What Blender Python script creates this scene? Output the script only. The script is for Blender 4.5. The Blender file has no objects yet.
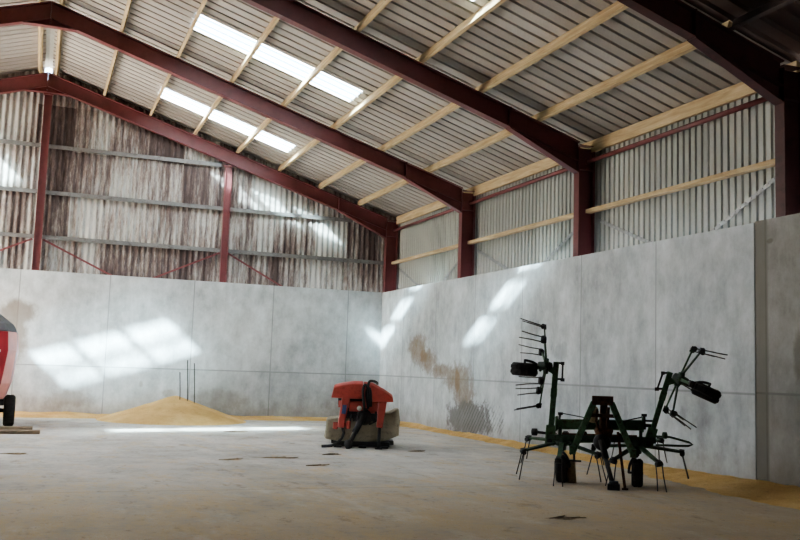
# Grain-store barn: steel portal frames, concrete push walls, grass tedder, mower, baler.
import bpy, bmesh, math, random
from mathutils import Vector, Matrix, noise

random.seed(7)
COL = bpy.context.scene.collection
PI = math.pi

# ---------------------------------------------------------------- dimensions (metres)
X0 = -0.207          # ridge
SL = 0.312           # roof slope (rise per metre)
ZT = 9.828           # rafter top at the ridge
RD = 0.41            # rafter depth
XR = 10.207          # right concrete wall face
YB = 27.854          # back concrete wall face
HW = 4.04            # concrete wall height
BAY = 5.768
YF = [28.204, 28.204 - BAY, 28.204 - 2 * BAY, 28.204 - 3 * BAY]   # portal frames
XC = 10.38           # inner face of the columns
XG = 10.60           # girt plane
PUR = [0.20, 1.57, 2.92, 4.26, 5.60, 6.94, 8.28, 9.62]            # purlin offsets from the ridge
ROOF_LIFT = 0.215
YN = 11.08           # where the pale new roof meets the old dark one
SKY_Y = [25.62, 19.72, 12.96]
SKY_W = 0.97
SKY_A, SKY_B = 2.95, 6.77


def zroof(off):
    return ZT + ROOF_LIFT - SL * off


# ---------------------------------------------------------------- object helpers
def prop(o, label=None, cat=None, group=None, kind=None):
    if label: o['label'] = label
    if cat: o['category'] = cat
    if group: o['group'] = group
    if kind: o['kind'] = kind
    return o


def empty(name, loc=(0, 0, 0), rz=0.0, label=None, cat=None, group=None):
    o = bpy.data.objects.new(name, None)
    o.location = loc
    o.rotation_euler = (0, 0, rz)
    COL.objects.link(o)
    return prop(o, label, cat, group)


class MB:
    """collects shapes for ONE mesh object"""
    def __init__(self):
        self.bm = bmesh.new()
        self.mats = []
        self.mi = 0

    def mat(self, m):
        if m not in self.mats: self.mats.append(m)
        self.mi = self.mats.index(m)
        return self

    def _face(self, vs, smooth=False):
        try:
            f = self.bm.faces.new(vs)
            f.material_index = self.mi
            f.smooth = smooth
            return f
        except ValueError:
            return None

    def poly(self, pts):
        return self._face([self.bm.verts.new(p) for p in pts])

    def box(self, c, s, M=None):
        hx, hy, hz = s[0] / 2, s[1] / 2, s[2] / 2
        P = [Vector((x, y, z)) for x in (-hx, hx) for y in (-hy, hy) for z in (-hz, hz)]
        vs = []
        for p in P:
            q = (M @ p if M else p) + Vector(c)
            vs.append(self.bm.verts.new(q))
        for f in ((0, 1, 3, 2), (4, 6, 7, 5), (0, 4, 5, 1), (2, 3, 7, 6), (0, 2, 6, 4), (1, 5, 7, 3)):
            self._face([vs[i] for i in f])
        return self

    def bar(self, a, b, w, h, up=(0, 0, 1), w2=None, h2=None):
        """rectangular bar from a to b, width w (sideways), height h (along up)"""
        a, b, up = Vector(a), Vector(b), Vector(up)
        d = (b - a).normalized()
        s = d.cross(up)
        if s.length < 1e-4: s = d.cross(Vector((0, 1, 0)))
        s.normalize()
        u = s.cross(d).normalized()
        w2 = w if w2 is None else w2
        h2 = h if h2 is None else h2
        r = []
        for p, ww, hh in ((a, w, h), (b, w2, h2)):
            r.append([self.bm.verts.new(p + s * (i * ww / 2) + u * (j * hh / 2)) for i, j in ((-1, -1), (1, -1), (1, 1), (-1, 1))])
        for k in range(4):
            self._face([r[0][k], r[0][(k + 1) % 4], r[1][(k + 1) % 4], r[1][k]])
        self._face(r[0][::-1]); self._face(r[1])
        return self

    def tube(self, pts, r, n=8, smooth=True, r2=None):
        pts = [Vector(p) for p in pts]
        rings = []
        m = len(pts)
        ref = None
        for i, p in enumerate(pts):
            d = (pts[min(i + 1, m - 1)] - pts[max(i - 1, 0)]).normalized()
            if ref is None:
                ref = d.orthogonal().normalized()
            ref = (ref - d * ref.dot(d))
            if ref.length < 1e-5: ref = d.orthogonal()
            ref.normalize()
            s = d.cross(ref)
            rr = r if r2 is None else r + (r2 - r) * i / (m - 1)
            rings.append([self.bm.verts.new(p + (ref * math.cos(2 * PI * k / n) + s * math.sin(2 * PI * k / n)) * rr) for k in range(n)])
        for a, b in zip(rings, rings[1:]):
            for k in range(n):
                self._face([a[k], a[(k + 1) % n], b[(k + 1) % n], b[k]], smooth)
        self._face(rings[0][::-1]); self._face(rings[-1])
        return self

    def lathe(self, prof, c, axis, n=24, smooth=True):
        """prof: (radius, along) pairs, closed on itself when the last equals the first"""
        axis = Vector(axis).normalized(); c = Vector(c)
        e = axis.orthogonal().normalized(); g = axis.cross(e)
        rings = []
        for r, h in prof:
            rings.append([self.bm.verts.new(c + axis * h + (e * math.cos(2 * PI * k / n) + g * math.sin(2 * PI * k / n)) * max(r, 1e-4)) for k in range(n)])
        for a, b in zip(rings, rings[1:]):
            for k in range(n):
                self._face([a[k], a[(k + 1) % n], b[(k + 1) % n], b[k]], smooth)
        if prof[0][0] > 1e-3 and prof[0] != prof[-1]: self._face(rings[0][::-1])
        if prof[-1][0] > 1e-3 and prof[0] != prof[-1]: self._face(rings[-1])
        return self

    def prism(self, poly, a, b, to3):
        """poly: 2-D outline, swept between depths a and b; to3(p, q, depth) -> 3-D"""
        A = [self.bm.verts.new(to3(p, q, a)) for p, q in poly]
        B = [self.bm.verts.new(to3(p, q, b)) for p, q in poly]
        n = len(poly)
        self._face(A); self._face(B[::-1])
        for k in range(n):
            self._face([A[(k + 1) % n], A[k], B[k], B[(k + 1) % n]])
        return self

    def loft(self, rings, smooth=False, cap=True):
        R = [[self.bm.verts.new(p) for p in r] for r in rings]
        n = len(R[0])
        for a, b in zip(R, R[1:]):
            for k in range(n):
                self._face([a[k], a[(k + 1) % n], b[(k + 1) % n], b[k]], smooth)
        if cap:
            self._face(R[0][::-1]); self._face(R[-1])
        return self

    def grid(self, nx, ny, fn, smooth=True):
        V = [[self.bm.verts.new(fn(i / nx, j / ny)) for j in range(ny + 1)] for i in range(nx + 1)]
        for i in range(nx):
            for j in range(ny):
                self._face([V[i][j], V[i + 1][j], V[i + 1][j + 1], V[i][j + 1]], smooth)
        return self

    def build(self, name, m=None, parent=None, bevel=0.0, seg=2, fix=True):
        me = bpy.data.meshes.new(name)
        if fix: bmesh.ops.recalc_face_normals(self.bm, faces=self.bm.faces[:])
        self.bm.to_mesh(me); self.bm.free()
        if m is not None and not self.mats: self.mats = [m]
        for k in self.mats: me.materials.append(k)
        o = bpy.data.objects.new(name, me)
        COL.objects.link(o)
        if parent is not None: o.parent = parent
        if bevel:
            b = o.modifiers.new('edge', 'BEVEL'); b.width = bevel; b.segments = seg; b.limit_method = 'ANGLE'
        return o


# ---------------------------------------------------------------- node material helpers
def srgb(r, g, b):
    def f(c):
        c /= 255.0
        return c / 12.92 if c <= 0.04045 else ((c + 0.055) / 1.055) ** 2.4
    return (f(r), f(g), f(b), 1.0)


class NT:
    def __init__(self, name):
        self.m = bpy.data.materials.new(name)
        self.m.use_nodes = True
        self.t = self.m.node_tree
        self.b = self.t.nodes['Principled BSDF']
        self.out = self.t.nodes['Material Output']
        self.co = None

    def n(self, typ, **kw):
        x = self.t.nodes.new(typ)
        for k, v in kw.items(): setattr(x, k, v)
        return x

    def link(self, a, b):
        self.t.links.new(a, b)

    def val(self, sock, v):
        if hasattr(v, 'is_output') or isinstance(v, bpy.types.NodeSocket): self.link(v, sock)
        else: sock.default_value = v

    def coord(self):
        if self.co is None:
            self.co = self.n('ShaderNodeTexCoord').outputs['Object']
        return self.co

    def xyz(self):
        s = self.n('ShaderNodeSeparateXYZ'); self.link(self.coord(), s.inputs[0])
        return s.outputs

    def math(self, op, a, b=0.0, c=0.0, clamp=False):
        x = self.n('ShaderNodeMath', operation=op, use_clamp=clamp)
        self.val(x.inputs[0], a); self.val(x.inputs[1], b)
        if op in ('MULTIPLY_ADD', 'SMOOTH_MIN', 'SMOOTH_MAX', 'COMPARE'): self.val(x.inputs[2], c)
        return x.outputs[0]

    def scaled(self, s):
        m = self.n('ShaderNodeMapping'); m.inputs['Scale'].default_value = s
        self.link(self.coord(), m.inputs['Vector'])
        return m.outputs[0]

    def noise(self, scale, detail=4, rough=0.55, vec=None, dist=0.0):
        x = self.n('ShaderNodeTexNoise')
        x.inputs['Scale'].default_value = scale; x.inputs['Detail'].default_value = detail
        x.inputs['Roughness'].default_value = rough; x.inputs['Distortion'].default_value = dist
        self.link(vec if vec is not None else self.coord(), x.inputs['Vector'])
        return x.outputs[0]

    def ramp(self, fac, stops):
        x = self.n('ShaderNodeValToRGB')
        e = x.color_ramp.elements
        while len(e) < len(stops): e.new(0.5)
        for k, (p, c) in enumerate(stops):
            e[k].position = p
            e[k].color = c if not isinstance(c, (int, float)) else (c, c, c, 1)
        self.link(fac, x.inputs[0])
        return x.outputs[0]

    def smooth(self, v, a, b):
        x = self.n('ShaderNodeMapRange', interpolation_type='SMOOTHSTEP')
        self.val(x.inputs['Value'], v)
        x.inputs['From Min'].default_value = a; x.inputs['From Max'].default_value = b
        return x.outputs[0]

    def mix(self, fac, a, b, mode='MIX'):
        x = self.n('ShaderNodeMix', data_type='RGBA', blend_type=mode)
        self.val(x.inputs[0], fac); self.val(x.inputs[6], a); self.val(x.inputs[7], b)
        return x.outputs[2]

    def bump(self, h, strength=0.3, dist=0.02):
        x = self.n('ShaderNodeBump'); x.inputs['Strength'].default_value = strength; x.inputs['Distance'].default_value = dist
        self.link(h, x.inputs['Height']); self.link(x.outputs[0], self.b.inputs['Normal'])

    def done(self, col=None, rough=0.8, metal=0.0, spec=0.3):
        if col is not None: self.val(self.b.inputs['Base Color'], col)
        self.val(self.b.inputs['Roughness'], rough)
        self.b.inputs['Metallic'].default_value = metal
        self.b.inputs['Specular IOR Level'].default_value = spec
        return self.m


def paint(name, c, rough=0.5, metal=0.0, var=0.25, scale=6.0, spec=0.4, dirt=None, dirt_amt=0.5):
    t = NT(name)
    nz = t.noise(scale, 5, 0.6)
    lo = tuple(x * (1 - var) for x in c[:3]) + (1,)
    hi = tuple(min(1, x * (1 + var)) for x in c[:3]) + (1,)
    col = t.ramp(nz, [(0.3, lo), (0.7, hi)])
    if dirt:
        d = t.smooth(t.noise(scale * 2.3, 6, 0.65), 0.5, 0.66)
        col = t.mix(t.math('MULTIPLY', d, dirt_amt), col, dirt)
    return t.done(col, rough, metal, spec)


def blob(t, a, b, ca, cb, ra, rb, wob, soft=(0.55, 1.2)):
    """soft-edged elliptical mark on a wall at (ca, cb)"""
    da = t.math('DIVIDE', t.math('SUBTRACT', a, ca), ra)
    db = t.math('DIVIDE', t.math('SUBTRACT', b, cb), rb)
    r2 = t.math('SQRT', t.math('ADD', t.math('MULTIPLY', da, da), t.math('MULTIPLY', db, db)))
    r2 = t.math('ADD', r2, wob)
    return t.math('SUBTRACT', 1.0, t.smooth(r2, *soft))


def seam(t, a, off, step, w):
    q = t.math('FRACT', t.math('ADD', t.math('DIVIDE', t.math('SUBTRACT', a, off), step), 0.5))
    d = t.math('MULTIPLY', t.math('ABSOLUTE', t.math('SUBTRACT', q, 0.5)), step)
    return t.math('SUBTRACT', 1.0, t.smooth(d, w * 0.4, w))


def line(t, a, pos, w):
    d = t.math('ABSOLUTE', t.math('SUBTRACT', a, pos))
    return t.math('SUBTRACT', 1.0, t.smooth(d, w * 0.4, w))


def concrete_wall(name, axis, base, hi, off, step, hz, marks=None, seam_amt=0.55):
    t = NT(name)
    o = t.xyz()
    a, z = o[axis], o[2]
    vec = t.scaled((1, 1, 0.75))
    n1 = t.noise(0.7, 6, 0.65, t.scaled((1, 1, 0.7)))
    n2 = t.noise(3.4, 7, 0.7, vec)
    n3 = t.noise(28.0, 3, 0.6)
    streak = t.noise(2.6, 4, 0.6, t.scaled((1.6, 1.6, 0.10)))
    v = t.math('ADD', t.math('MULTIPLY', n1, 0.5), t.math('ADD', t.math('MULTIPLY', n2, 0.38), t.math('MULTIPLY', streak, 0.12)))
    col = t.ramp(v, [(0.30, base), (0.64, hi)])
    # panel by panel tone
    pid = t.math('FLOOR', t.math('DIVIDE', t.math('SUBTRACT', a, off), step))
    wn = t.n('ShaderNodeTexWhiteNoise', noise_dimensions='1D'); t.link(pid, wn.inputs['W'])
    tone = t.math('MULTIPLY_ADD', wn.outputs[0], 0.09, 0.955)
    tc = t.n('ShaderNodeCombineColor')
    for k in range(3): t.link(tone, tc.inputs[k])
    col = t.mix(1.0, col, tc.outputs[0], 'MULTIPLY')
    # damp, dusty foot of the wall
    foot = t.math('SUBTRACT', 1.0, t.smooth(t.math('ADD', z, t.math('MULTIPLY', n2, 0.6)), 0.3, 1.0))
    col = t.mix(t.math('MULTIPLY', foot, 0.45), col, srgb(136, 128, 116))
    # pour line: the lower lift is a little darker
    low = t.math('SUBTRACT', 1.0, t.smooth(z, hz - 0.01, hz + 0.01))
    col = t.mix(t.math('MULTIPLY', low, 0.10), col, srgb(120, 118, 114))
    dark = srgb(92, 92, 90)
    s = t.math('MAXIMUM', seam(t, a, off, step, 0.022), line(t, z, hz, 0.025))
    s = t.math('MULTIPLY', s, t.math('MULTIPLY_ADD', n2, 0.9, -0.05))
    col = t.mix(t.math('MULTIPLY', s, seam_amt * 2), col, dark)
    if marks: col = marks(t, a, z, n2, col)
    pores = t.smooth(t.noise(60, 2, 0.5), 0.66, 0.74)
    col = t.mix(t.math('MULTIPLY', pores, 0.16), col, dark)
    t.bump(t.math('ADD', t.math('MULTIPLY', n3, 0.4), t.math('MULTIPLY', s, -1.0)), 0.25, 0.01)
    return t.done(col, 0.82, 0, 0.25)


def marks_right(t, a, z, n2, col):
    nf = t.noise(5.0, 7, 0.8)
    w = t.math('ADD', t.math('MULTIPLY_ADD', n2, 1.6, -0.8), t.math('MULTIPLY_ADD', nf, 1.8, -0.9))
    m = blob(t, a, z, 24.75, 2.22, 0.75, 0.42, w)
    for q in ((24.0, 1.88, 0.6, 0.34), (23.1, 1.62, 0.75, 0.22), (22.0, 1.45, 0.85, 0.42), (21.6, 1.02, 0.65, 0.45)):
        m = t.math('MAXIMUM', m, blob(t, a, z, *q, w))
    col = t.mix(t.math('MULTIPLY', m, t.math('MULTIPLY_ADD', nf, 1.5, 0.05)), col, srgb(120, 107, 92))
    m2 = t.math('MAXIMUM', blob(t, a, z, 24.3, 2.02, 0.28, 0.18, w), blob(t, a, z, 22.0, 1.40, 0.16, 0.3, w))
    col = t.mix(t.math('MULTIPLY', m2, 0.6), col, srgb(116, 88, 60))
    # dark scraped patch low on the wall, with slanting scratches
    d = blob(t, a, z, 21.3, 0.42, 1.35, 0.5, w, (0.75, 1.1))
    col = t.mix(t.math('MULTIPLY', d, 0.8), col, srgb(104, 100, 96))
    q = t.math('ADD', t.math('MULTIPLY', a, 1.0), t.math('MULTIPLY', z, 0.9))
    sc = t.math('MULTIPLY', seam(t, t.math('ADD', q, t.math('MULTIPLY', n2, 0.12)), 0.0, 0.15, 0.026), blob(t, a, z, 20.7, 0.44, 1.3, 0.48, w))
    col = t.mix(t.math('MULTIPLY', sc, t.math('MULTIPLY_ADD', nf, 1.2, -0.05)), col, srgb(66, 64, 62))
    # smaller grey smudges
    for q in ((16.9, 2.1, 0.35, 0.25), (13.0, 1.0, 0.1, 0.12), (14.6, 0.95, 0.07, 0.3), (18.2, 2.6, 0.5, 0.2)):
        col = t.mix(t.math('MULTIPLY', blob(t, a, z, *q, w), 0.3), col, srgb(100, 100, 98))
    return col


def marks_back(t, a, z, n2, col):
    w = t.math('MULTIPLY_ADD', n2, 0.9, -0.45)
    m = t.math('MAXIMUM', blob(t, a, z, -0.55, 2.85, 0.55, 0.4, w), blob(t, a, z, -0.62, 2.2, 0.45, 0.8, w))
    col = t.mix(t.math('MULTIPLY', m, 0.75), col, srgb(128, 116, 104))
    for q in ((2.9, 0.95, 0.07, 0.1), (3.7, 0.7, 0.25, 0.12), (1.0, 0.5, 0.6, 0.25), (5.2, 0.55, 0.9, 0.35)):
        col = t.mix(t.math('MULTIPLY', blob(t, a, z, *q, w), 0.35), col, srgb(120, 106, 86))
    return col


def marks_near(t, a, z, n2, col):
    w = t.math('MULTIPLY_ADD', n2, 0.9, -0.45)
    # dark joint strip beside the last pale panel
    st = t.math('MULTIPLY', t.smooth(a, 10.98, 11.03), t.math('MULTIPLY_ADD', n2, 0.8, 0.3))
    col = t.mix(t.math('MULTIPLY', st, 0.8), col, srgb(96, 91, 80))
    for q in ((10.95, 3.72, 0.07, 0.04), (10.1, 1.5, 0.16, 0.4), (10.4, 2.0, 0.12, 0.4)):
        col = t.mix(t.math('MULTIPLY', blob(t, a, z, *q, w), 0.5), col, srgb(96, 88, 78))
    return col


def fibre_sheet(name):
    """weathered corrugated sheets: purple-brown with pale worn runs"""
    t = NT(name)
    o = t.xyz()
    x, z = o[0], o[2]
    run = t.noise(1.0, 6, 0.72, t.scaled((4.2, 1, 0.42)))
    fine = t.noise(1.0, 6, 0.8, t.scaled((22, 1, 3.2)))
    big = t.noise(0.33, 3, 0.5)
    cx = t.math('FLOOR', t.math('DIVIDE', t.math('ADD', x, 30.16), 1.062))
    cz = t.math('FLOOR', t.math('DIVIDE', t.math('SUBTRACT', z, 3.7), 1.31))
    wn = t.n('ShaderNodeTexWhiteNoise', noise_dimensions='1D')
    t.link(t.math('ADD', t.math('MULTIPLY', cx, 7.13), t.math('MULTIPLY', cz, 3.77)), wn.inputs['W'])
    v = t.math('ADD', t.math('MULTIPLY', run, 0.6), t.math('MULTIPLY', fine, 0.42))
    v = t.math('ADD', v, t.math('MULTIPLY', big, 0.25))
    v = t.math('ADD', v, t.math('MULTIPLY_ADD', wn.outputs[0], 0.17, -0.20))
    pale = t.math('ADD', t.math('SUBTRACT', 1.0, t.smooth(x, -0.3, -0.1)),
                  t.math('MULTIPLY', t.smooth(x, 3.6, 6.0), 0.8))     # paler beyond each side of the middle bay
    v = t.math('ADD', v, t.math('MULTIPLY', pale, 0.09))
    col = t.ramp(v, [(0.42, srgb(84, 72, 70)), (0.50, srgb(112, 99, 95)), (0.56, srgb(146, 136, 130)), (0.62, srgb(172, 169, 163)), (0.76, srgb(194, 192, 187))])
    t.bump(fine, 0.3, 0.01)
    return t.done(col, 0.9, 0, 0.15)


def steel_sheet(name, c1, c2, axis, pitch, tint=0.12):
    """coated box-profile sheet with slight sheet-to-sheet tone"""
    t = NT(name)
    o = t.xyz()
    cid = t.math('FLOOR', t.math('DIVIDE', t.math('ADD', o[axis], 50.07), pitch))
    wn = t.n('ShaderNodeTexWhiteNoise', noise_dimensions='1D'); t.link(cid, wn.inputs['W'])
    nz = t.noise(0.8, 4, 0.6)
    v = t.math('ADD', t.math('MULTIPLY', wn.outputs[0], 0.55), t.math('MULTIPLY', nz, 0.45))
    col = t.ramp(v, [(0.15, c1), (0.85, c2)])
    fine = t.noise(14, 4, 0.6)
    col = t.mix(t.math('MULTIPLY', t.smooth(fine, 0.5, 0.75), tint), col, srgb(90, 84, 76))
    return t.done(col, 0.55, 0.0, 0.35)


def timber(name):
    t = NT(name)
    g = t.noise(1.0, 5, 0.6, t.scaled((14, 1.1, 14)), 0.6)
    k = t.noise(2.2, 3, 0.5)
    col = t.ramp(g, [(0.3, srgb(160, 138, 106)), (0.55, srgb(186, 166, 132)), (0.75, srgb(204, 186, 154))])
    col = t.mix(t.math('MULTIPLY', t.smooth(k, 0.55, 0.75), 0.3), col, srgb(172, 144, 106))
    t.bump(g, 0.15, 0.005)
    return t.done(col, 0.7, 0, 0.25)


def floor_mat(name):
    t = NT(name)
    o = t.xyz()
    n1 = t.noise(0.22, 5, 0.6)
    n2 = t.noise(1.3, 6, 0.65)
    n3 = t.noise(9.0, 5, 0.7)
    n4 = t.noise(55.0, 3, 0.7)
    v = t.math('ADD', t.math('MULTIPLY', n1, 0.4), t.math('ADD', t.math('MULTIPLY', n2, 0.35), t.math('MULTIPLY', n3, 0.25)))
    col = t.ramp(v, [(0.36, srgb(142, 135, 126)), (0.5, srgb(176, 170, 163)), (0.64, srgb(202, 198, 192))])
    # chaff and meal dust: more of it toward the front and the edges
    near = t.math('SUBTRACT', 1.0, t.smooth(o[1], 7.0, 17.5))
    right = t.smooth(o[0], 7.0, 10.2)
    dens = t.math('ADD', t.math('MULTIPLY_ADD', near, 0.22, 0.0), t.math('MULTIPLY', right, 0.10))
    d = t.math('ADD', t.math('ADD', t.math('MULTIPLY', n2, 0.5), t.math('MULTIPLY', n3, 0.5)), dens)
    patch = t.smooth(d, 0.53, 0.72)
    grains = t.math('MULTIPLY_ADD', t.smooth(n4, 0.42, 0.62), 0.6, 0.35)
    col = t.mix(t.math('MULTIPLY', t.math('MULTIPLY', patch, grains), 0.85), col, srgb(184, 154, 112))
    # dark trodden specks and tyre grime
    sp = t.smooth(t.noise(2.0, 8, 0.8, t.scaled((1.0, 0.5, 1))), 0.55, 0.67)
    col = t.mix(t.math('MULTIPLY', sp, 0.6), col, srgb(92, 80, 68))
    pale = t.smooth(t.noise(0.9, 6, 0.7, t.scaled((1.0, 0.45, 1))), 0.52, 0.66)
    col = t.mix(t.math('MULTIPLY', pale, 0.45), col, srgb(206, 200, 190))
    yel = t.smooth(t.math('ADD', t.noise(1.7, 8, 0.8, t.scaled((1.0, 0.4, 1))), t.math('MULTIPLY', near, 0.05)), 0.50, 0.66)
    speck = t.math('MULTIPLY_ADD', t.smooth(n4, 0.40, 0.60), 0.75, 0.12)
    col = t.mix(t.math('MULTIPLY', t.math('MULTIPLY', yel, speck), 0.85), col, srgb(196, 164, 110))
    col = t.mix(t.math('MULTIPLY', near, 0.38), col, srgb(166, 148, 116))
    crumbs = t.smooth(t.noise(7.0, 6, 0.85), 0.57, 0.66)
    col = t.mix(t.math('MULTIPLY', crumbs, 0.6), col, srgb(104, 90, 72))
    tiny = t.smooth(t.noise(24, 3, 0.7), 0.68, 0.74)
    col = t.mix(t.math('MULTIPLY', tiny, 0.5), col, srgb(84, 72, 58))
    # slab joints
    j = seam(t, o[1], 12.1, 6.0, 0.02)
    col = t.mix(t.math('MULTIPLY', j, 0.35), col, srgb(80, 72, 62))
    t.bump(t.math('ADD', t.math('MULTIPLY', n3, 0.6), t.math('MULTIPLY', n4, 0.4)), 0.35, 0.015)
    return t.done(col, 0.85, 0, 0.2)


def grain_mat(name):
    t = NT(name)
    n1 = t.noise(1.2, 4, 0.6)
    n4 = t.noise(70, 3, 0.7)
    v = t.math('ADD', t.math('MULTIPLY', n1, 0.5), t.math('MULTIPLY', n4, 0.5))
    col = t.ramp(v, [(0.35, srgb(182, 144, 90)), (0.5, srgb(210, 172, 112)), (0.65, srgb(230, 200, 144))])
    sp = t.smooth(t.noise(9, 5, 0.75), 0.56, 0.68)
    col = t.mix(t.math('MULTIPLY', sp, 0.45), col, srgb(150, 118, 76))
    t.bump(t.math('ADD', n4, t.noise(18, 5, 0.75)), 0.9, 0.04)
    return t.done(col, 0.9, 0, 0.15)


def pane_mat(name):
    t = NT(name)
    tr = t.n('ShaderNodeBsdfTransparent'); tr.inputs[0].default_value = (0.46, 0.66, 0.76, 1)
    tl = t.n('ShaderNodeBsdfTranslucent'); tl.inputs[0].default_value = (0.80, 0.88, 0.90, 1)
    gl = t.n('ShaderNodeBsdfGlossy'); gl.inputs['Roughness'].default_value = 0.25
    m = t.n('ShaderNodeMixShader')
    run = t.noise(1.0, 2, 0.5, t.scaled((0.05, 4.5, 0.05)))
    dirt = t.math('ADD', t.math('MULTIPLY_ADD', t.noise(3.0, 4, 0.6), 0.2, -0.1), t.math('MULTIPLY_ADD', t.smooth(run, 0.36, 0.62), 0.55, PANE_DIFFUSE - 0.28))  # bands of extra diffusion put in to streak the sun patches
    t.link(dirt, m.inputs[0])
    t.link(tr.outputs[0], m.inputs[1]); t.link(tl.outputs[0], m.inputs[2])
    m2 = t.n('ShaderNodeMixShader'); m2.inputs[0].default_value = 0.04
    t.link(m.outputs[0], m2.inputs[1]); t.link(gl.outputs[0], m2.inputs[2])
    t.link(m2.outputs[0], t.out.inputs['Surface'])
    t.t.nodes.remove(t.b)
    return t.m


PANE_DIFFUSE = 0.5
SUN = 66.0
SKYS = 4.0

M = {}
M['floor'] = floor_mat('dusty_concrete_floor')
M['wall_back'] = concrete_wall('concrete_back', 0, srgb(126, 128, 129), srgb(204, 208, 210), -0.53, 2.4, 1.409, marks_back)
M['wall_right'] = concrete_wall('concrete_right', 1, srgb(118, 120, 121), srgb(196, 200, 202), 11.27, 2.446, 1.409, marks_right)
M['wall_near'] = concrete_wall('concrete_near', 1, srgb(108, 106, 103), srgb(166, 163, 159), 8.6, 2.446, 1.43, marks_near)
M['fibre'] = fibre_sheet('weathered_fibre_cement')
M['clad'] = steel_sheet('grey_wall_cladding', srgb(150, 152, 147), srgb(174, 176, 170), 1, 1.05)
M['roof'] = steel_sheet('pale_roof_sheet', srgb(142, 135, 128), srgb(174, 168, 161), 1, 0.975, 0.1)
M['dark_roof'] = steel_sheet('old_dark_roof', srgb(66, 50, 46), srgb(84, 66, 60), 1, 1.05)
M['pane'] = pane_mat('rooflight_polycarbonate')
M['oxide'] = paint('red_oxide_steel', srgb(114, 62, 63), 0.45, 0, 0.18, 1.2, 0.45, srgb(84, 46, 46), 0.4)
M['oxide_shaded'] = paint('shaded_red_oxide_steel', srgb(98, 50, 52), 0.45, 0, 0.18, 1.2, 0.45, srgb(72, 38, 38), 0.4)  # red oxide darkened for the weaker light on the third frame
M['oxide_old_shaded'] = paint('shaded_old_oxide_steel', srgb(70, 40, 40), 0.55, 0, 0.25, 2.0, 0.35, srgb(48, 30, 28), 0.6)  # old brown oxide, the dimness of the near end added to its colour
M['timber'] = timber('sawn_pine')
M['galv'] = paint('galvanised_steel', srgb(150, 152, 152), 0.42, 0.55, 0.15, 8, 0.5)
M['grey_rail'] = paint('grey_rail_steel', srgb(118, 116, 114), 0.5, 0.2, 0.2, 4, 0.4, srgb(80, 70, 64), 0.5)
M['old_steel'] = paint('old_dark_steel', srgb(84, 74, 72), 0.55, 0.2, 0.2, 3)
M['grain'] = grain_mat('yellow_grain')
M['rod'] = paint('dark_rod', srgb(58, 54, 52), 0.6)
M['green'] = paint('faded_green_paint', srgb(66, 92, 66), 0.55, 0, 0.3, 9, 0.35, srgb(62, 50, 38), 0.8)
M['dgreen'] = paint('dark_green_paint', srgb(50, 66, 52), 0.55, 0, 0.3, 9, 0.35, srgb(44, 36, 28), 0.7)
M['rust'] = paint('rusty_iron', srgb(82, 58, 44), 0.8, 0.1, 0.35, 18, 0.2, srgb(48, 38, 34), 0.8)
M['black'] = paint('black_iron', srgb(44, 42, 42), 0.55, 0.1, 0.3, 10, 0.35)
M['rubber'] = paint('tyre_rubber', srgb(50, 48, 47), 0.85, 0, 0.3, 12, 0.2, srgb(80, 70, 58), 0.3)
M['straw'] = paint('matted_straw', srgb(158, 140, 112), 0.95, 0, 0.3, 26, 0.1)
M['red_rim'] = paint('faded_red_rim', srgb(124, 56, 44), 0.6, 0, 0.3, 14, 0.3, srgb(70, 48, 40), 0.8)
M['tine'] = paint('spring_steel', srgb(66, 60, 56), 0.5, 0.3, 0.2, 14)
M['red'] = paint('bright_red_paint', srgb(174, 76, 66), 0.42, 0, 0.14, 5, 0.5, srgb(128, 52, 42), 0.5)
M['wred_sunlit'] = paint('sunlit_wagon_red', srgb(226, 150, 140), 0.45, 0, 0.12, 3, 0.4)  # wagon red with sunlight painted into it, for the front corner
M['wred'] = paint('wagon_red', srgb(172, 58, 66), 0.4, 0, 0.1, 3, 0.5)
M['grey_pl'] = paint('grey_plastic', srgb(88, 90, 94), 0.5, 0, 0.12, 3)
M['canvas'] = paint('dusty_canvas', srgb(150, 142, 124), 0.9, 0, 0.16, 5, 0.15, srgb(110, 102, 88), 0.5)
M['white'] = paint('white_plastic', srgb(214, 212, 204), 0.5, 0, 0.08, 5)
M['blue'] = paint('blue_sticker', srgb(60, 84, 132), 0.5, 0, 0.1, 5)
M['amber'] = paint('amber_reflector', srgb(222, 140, 40), 0.3, 0, 0.1, 5)
M['plank'] = paint('weathered_plank', srgb(128, 112, 94), 0.85, 0, 0.25, 7, 0.2)
M['debris'] = paint('dark_muck', srgb(132, 116, 96), 0.95, 0, 0.35, 20, 0.1)
M['ground'] = paint('outside_gravel', srgb(150, 147, 140), 0.95, 0, 0.2, 2, 0.1)

# ================================================================= the setting
st = lambda o: prop(o, kind='structure')
XL = 2 * X0 - XR      # left wall face
XE = 10.86            # right cladding plane
XLE = 2 * X0 - XE

b = MB(); b.grid(1, 1, lambda i, j: (XLE + (XE - XLE) * i, -6.6 + 35.2 * j, 0)); st(b.build('floor', M['floor']))
b = MB(); b.grid(1, 1, lambda i, j: (-80 + 160 * i, -60 + 160 * j, -0.06)); st(b.build('ground', M['ground']))

b = MB(); b.box(((XL + XR + 0.2) / 2, YB + 0.1, HW / 2), (XR + 0.2 - XL, 0.2, HW)); st(b.build('wall_back', M['wall_back']))
YJ = 11.27
b = MB(); b.box((XR + 0.1, (YJ + YB) / 2, HW / 2), (0.2, YB - YJ, HW)); st(b.build('wall_right', M['wall_right']))
b = MB(); b.box((XR + 0.11, (YJ - 6.4) / 2, HW / 2 + 0.01), (0.2, YJ + 6.4, HW + 0.02)); st(b.build('wall_right_near', M['wall_near']))

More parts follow.
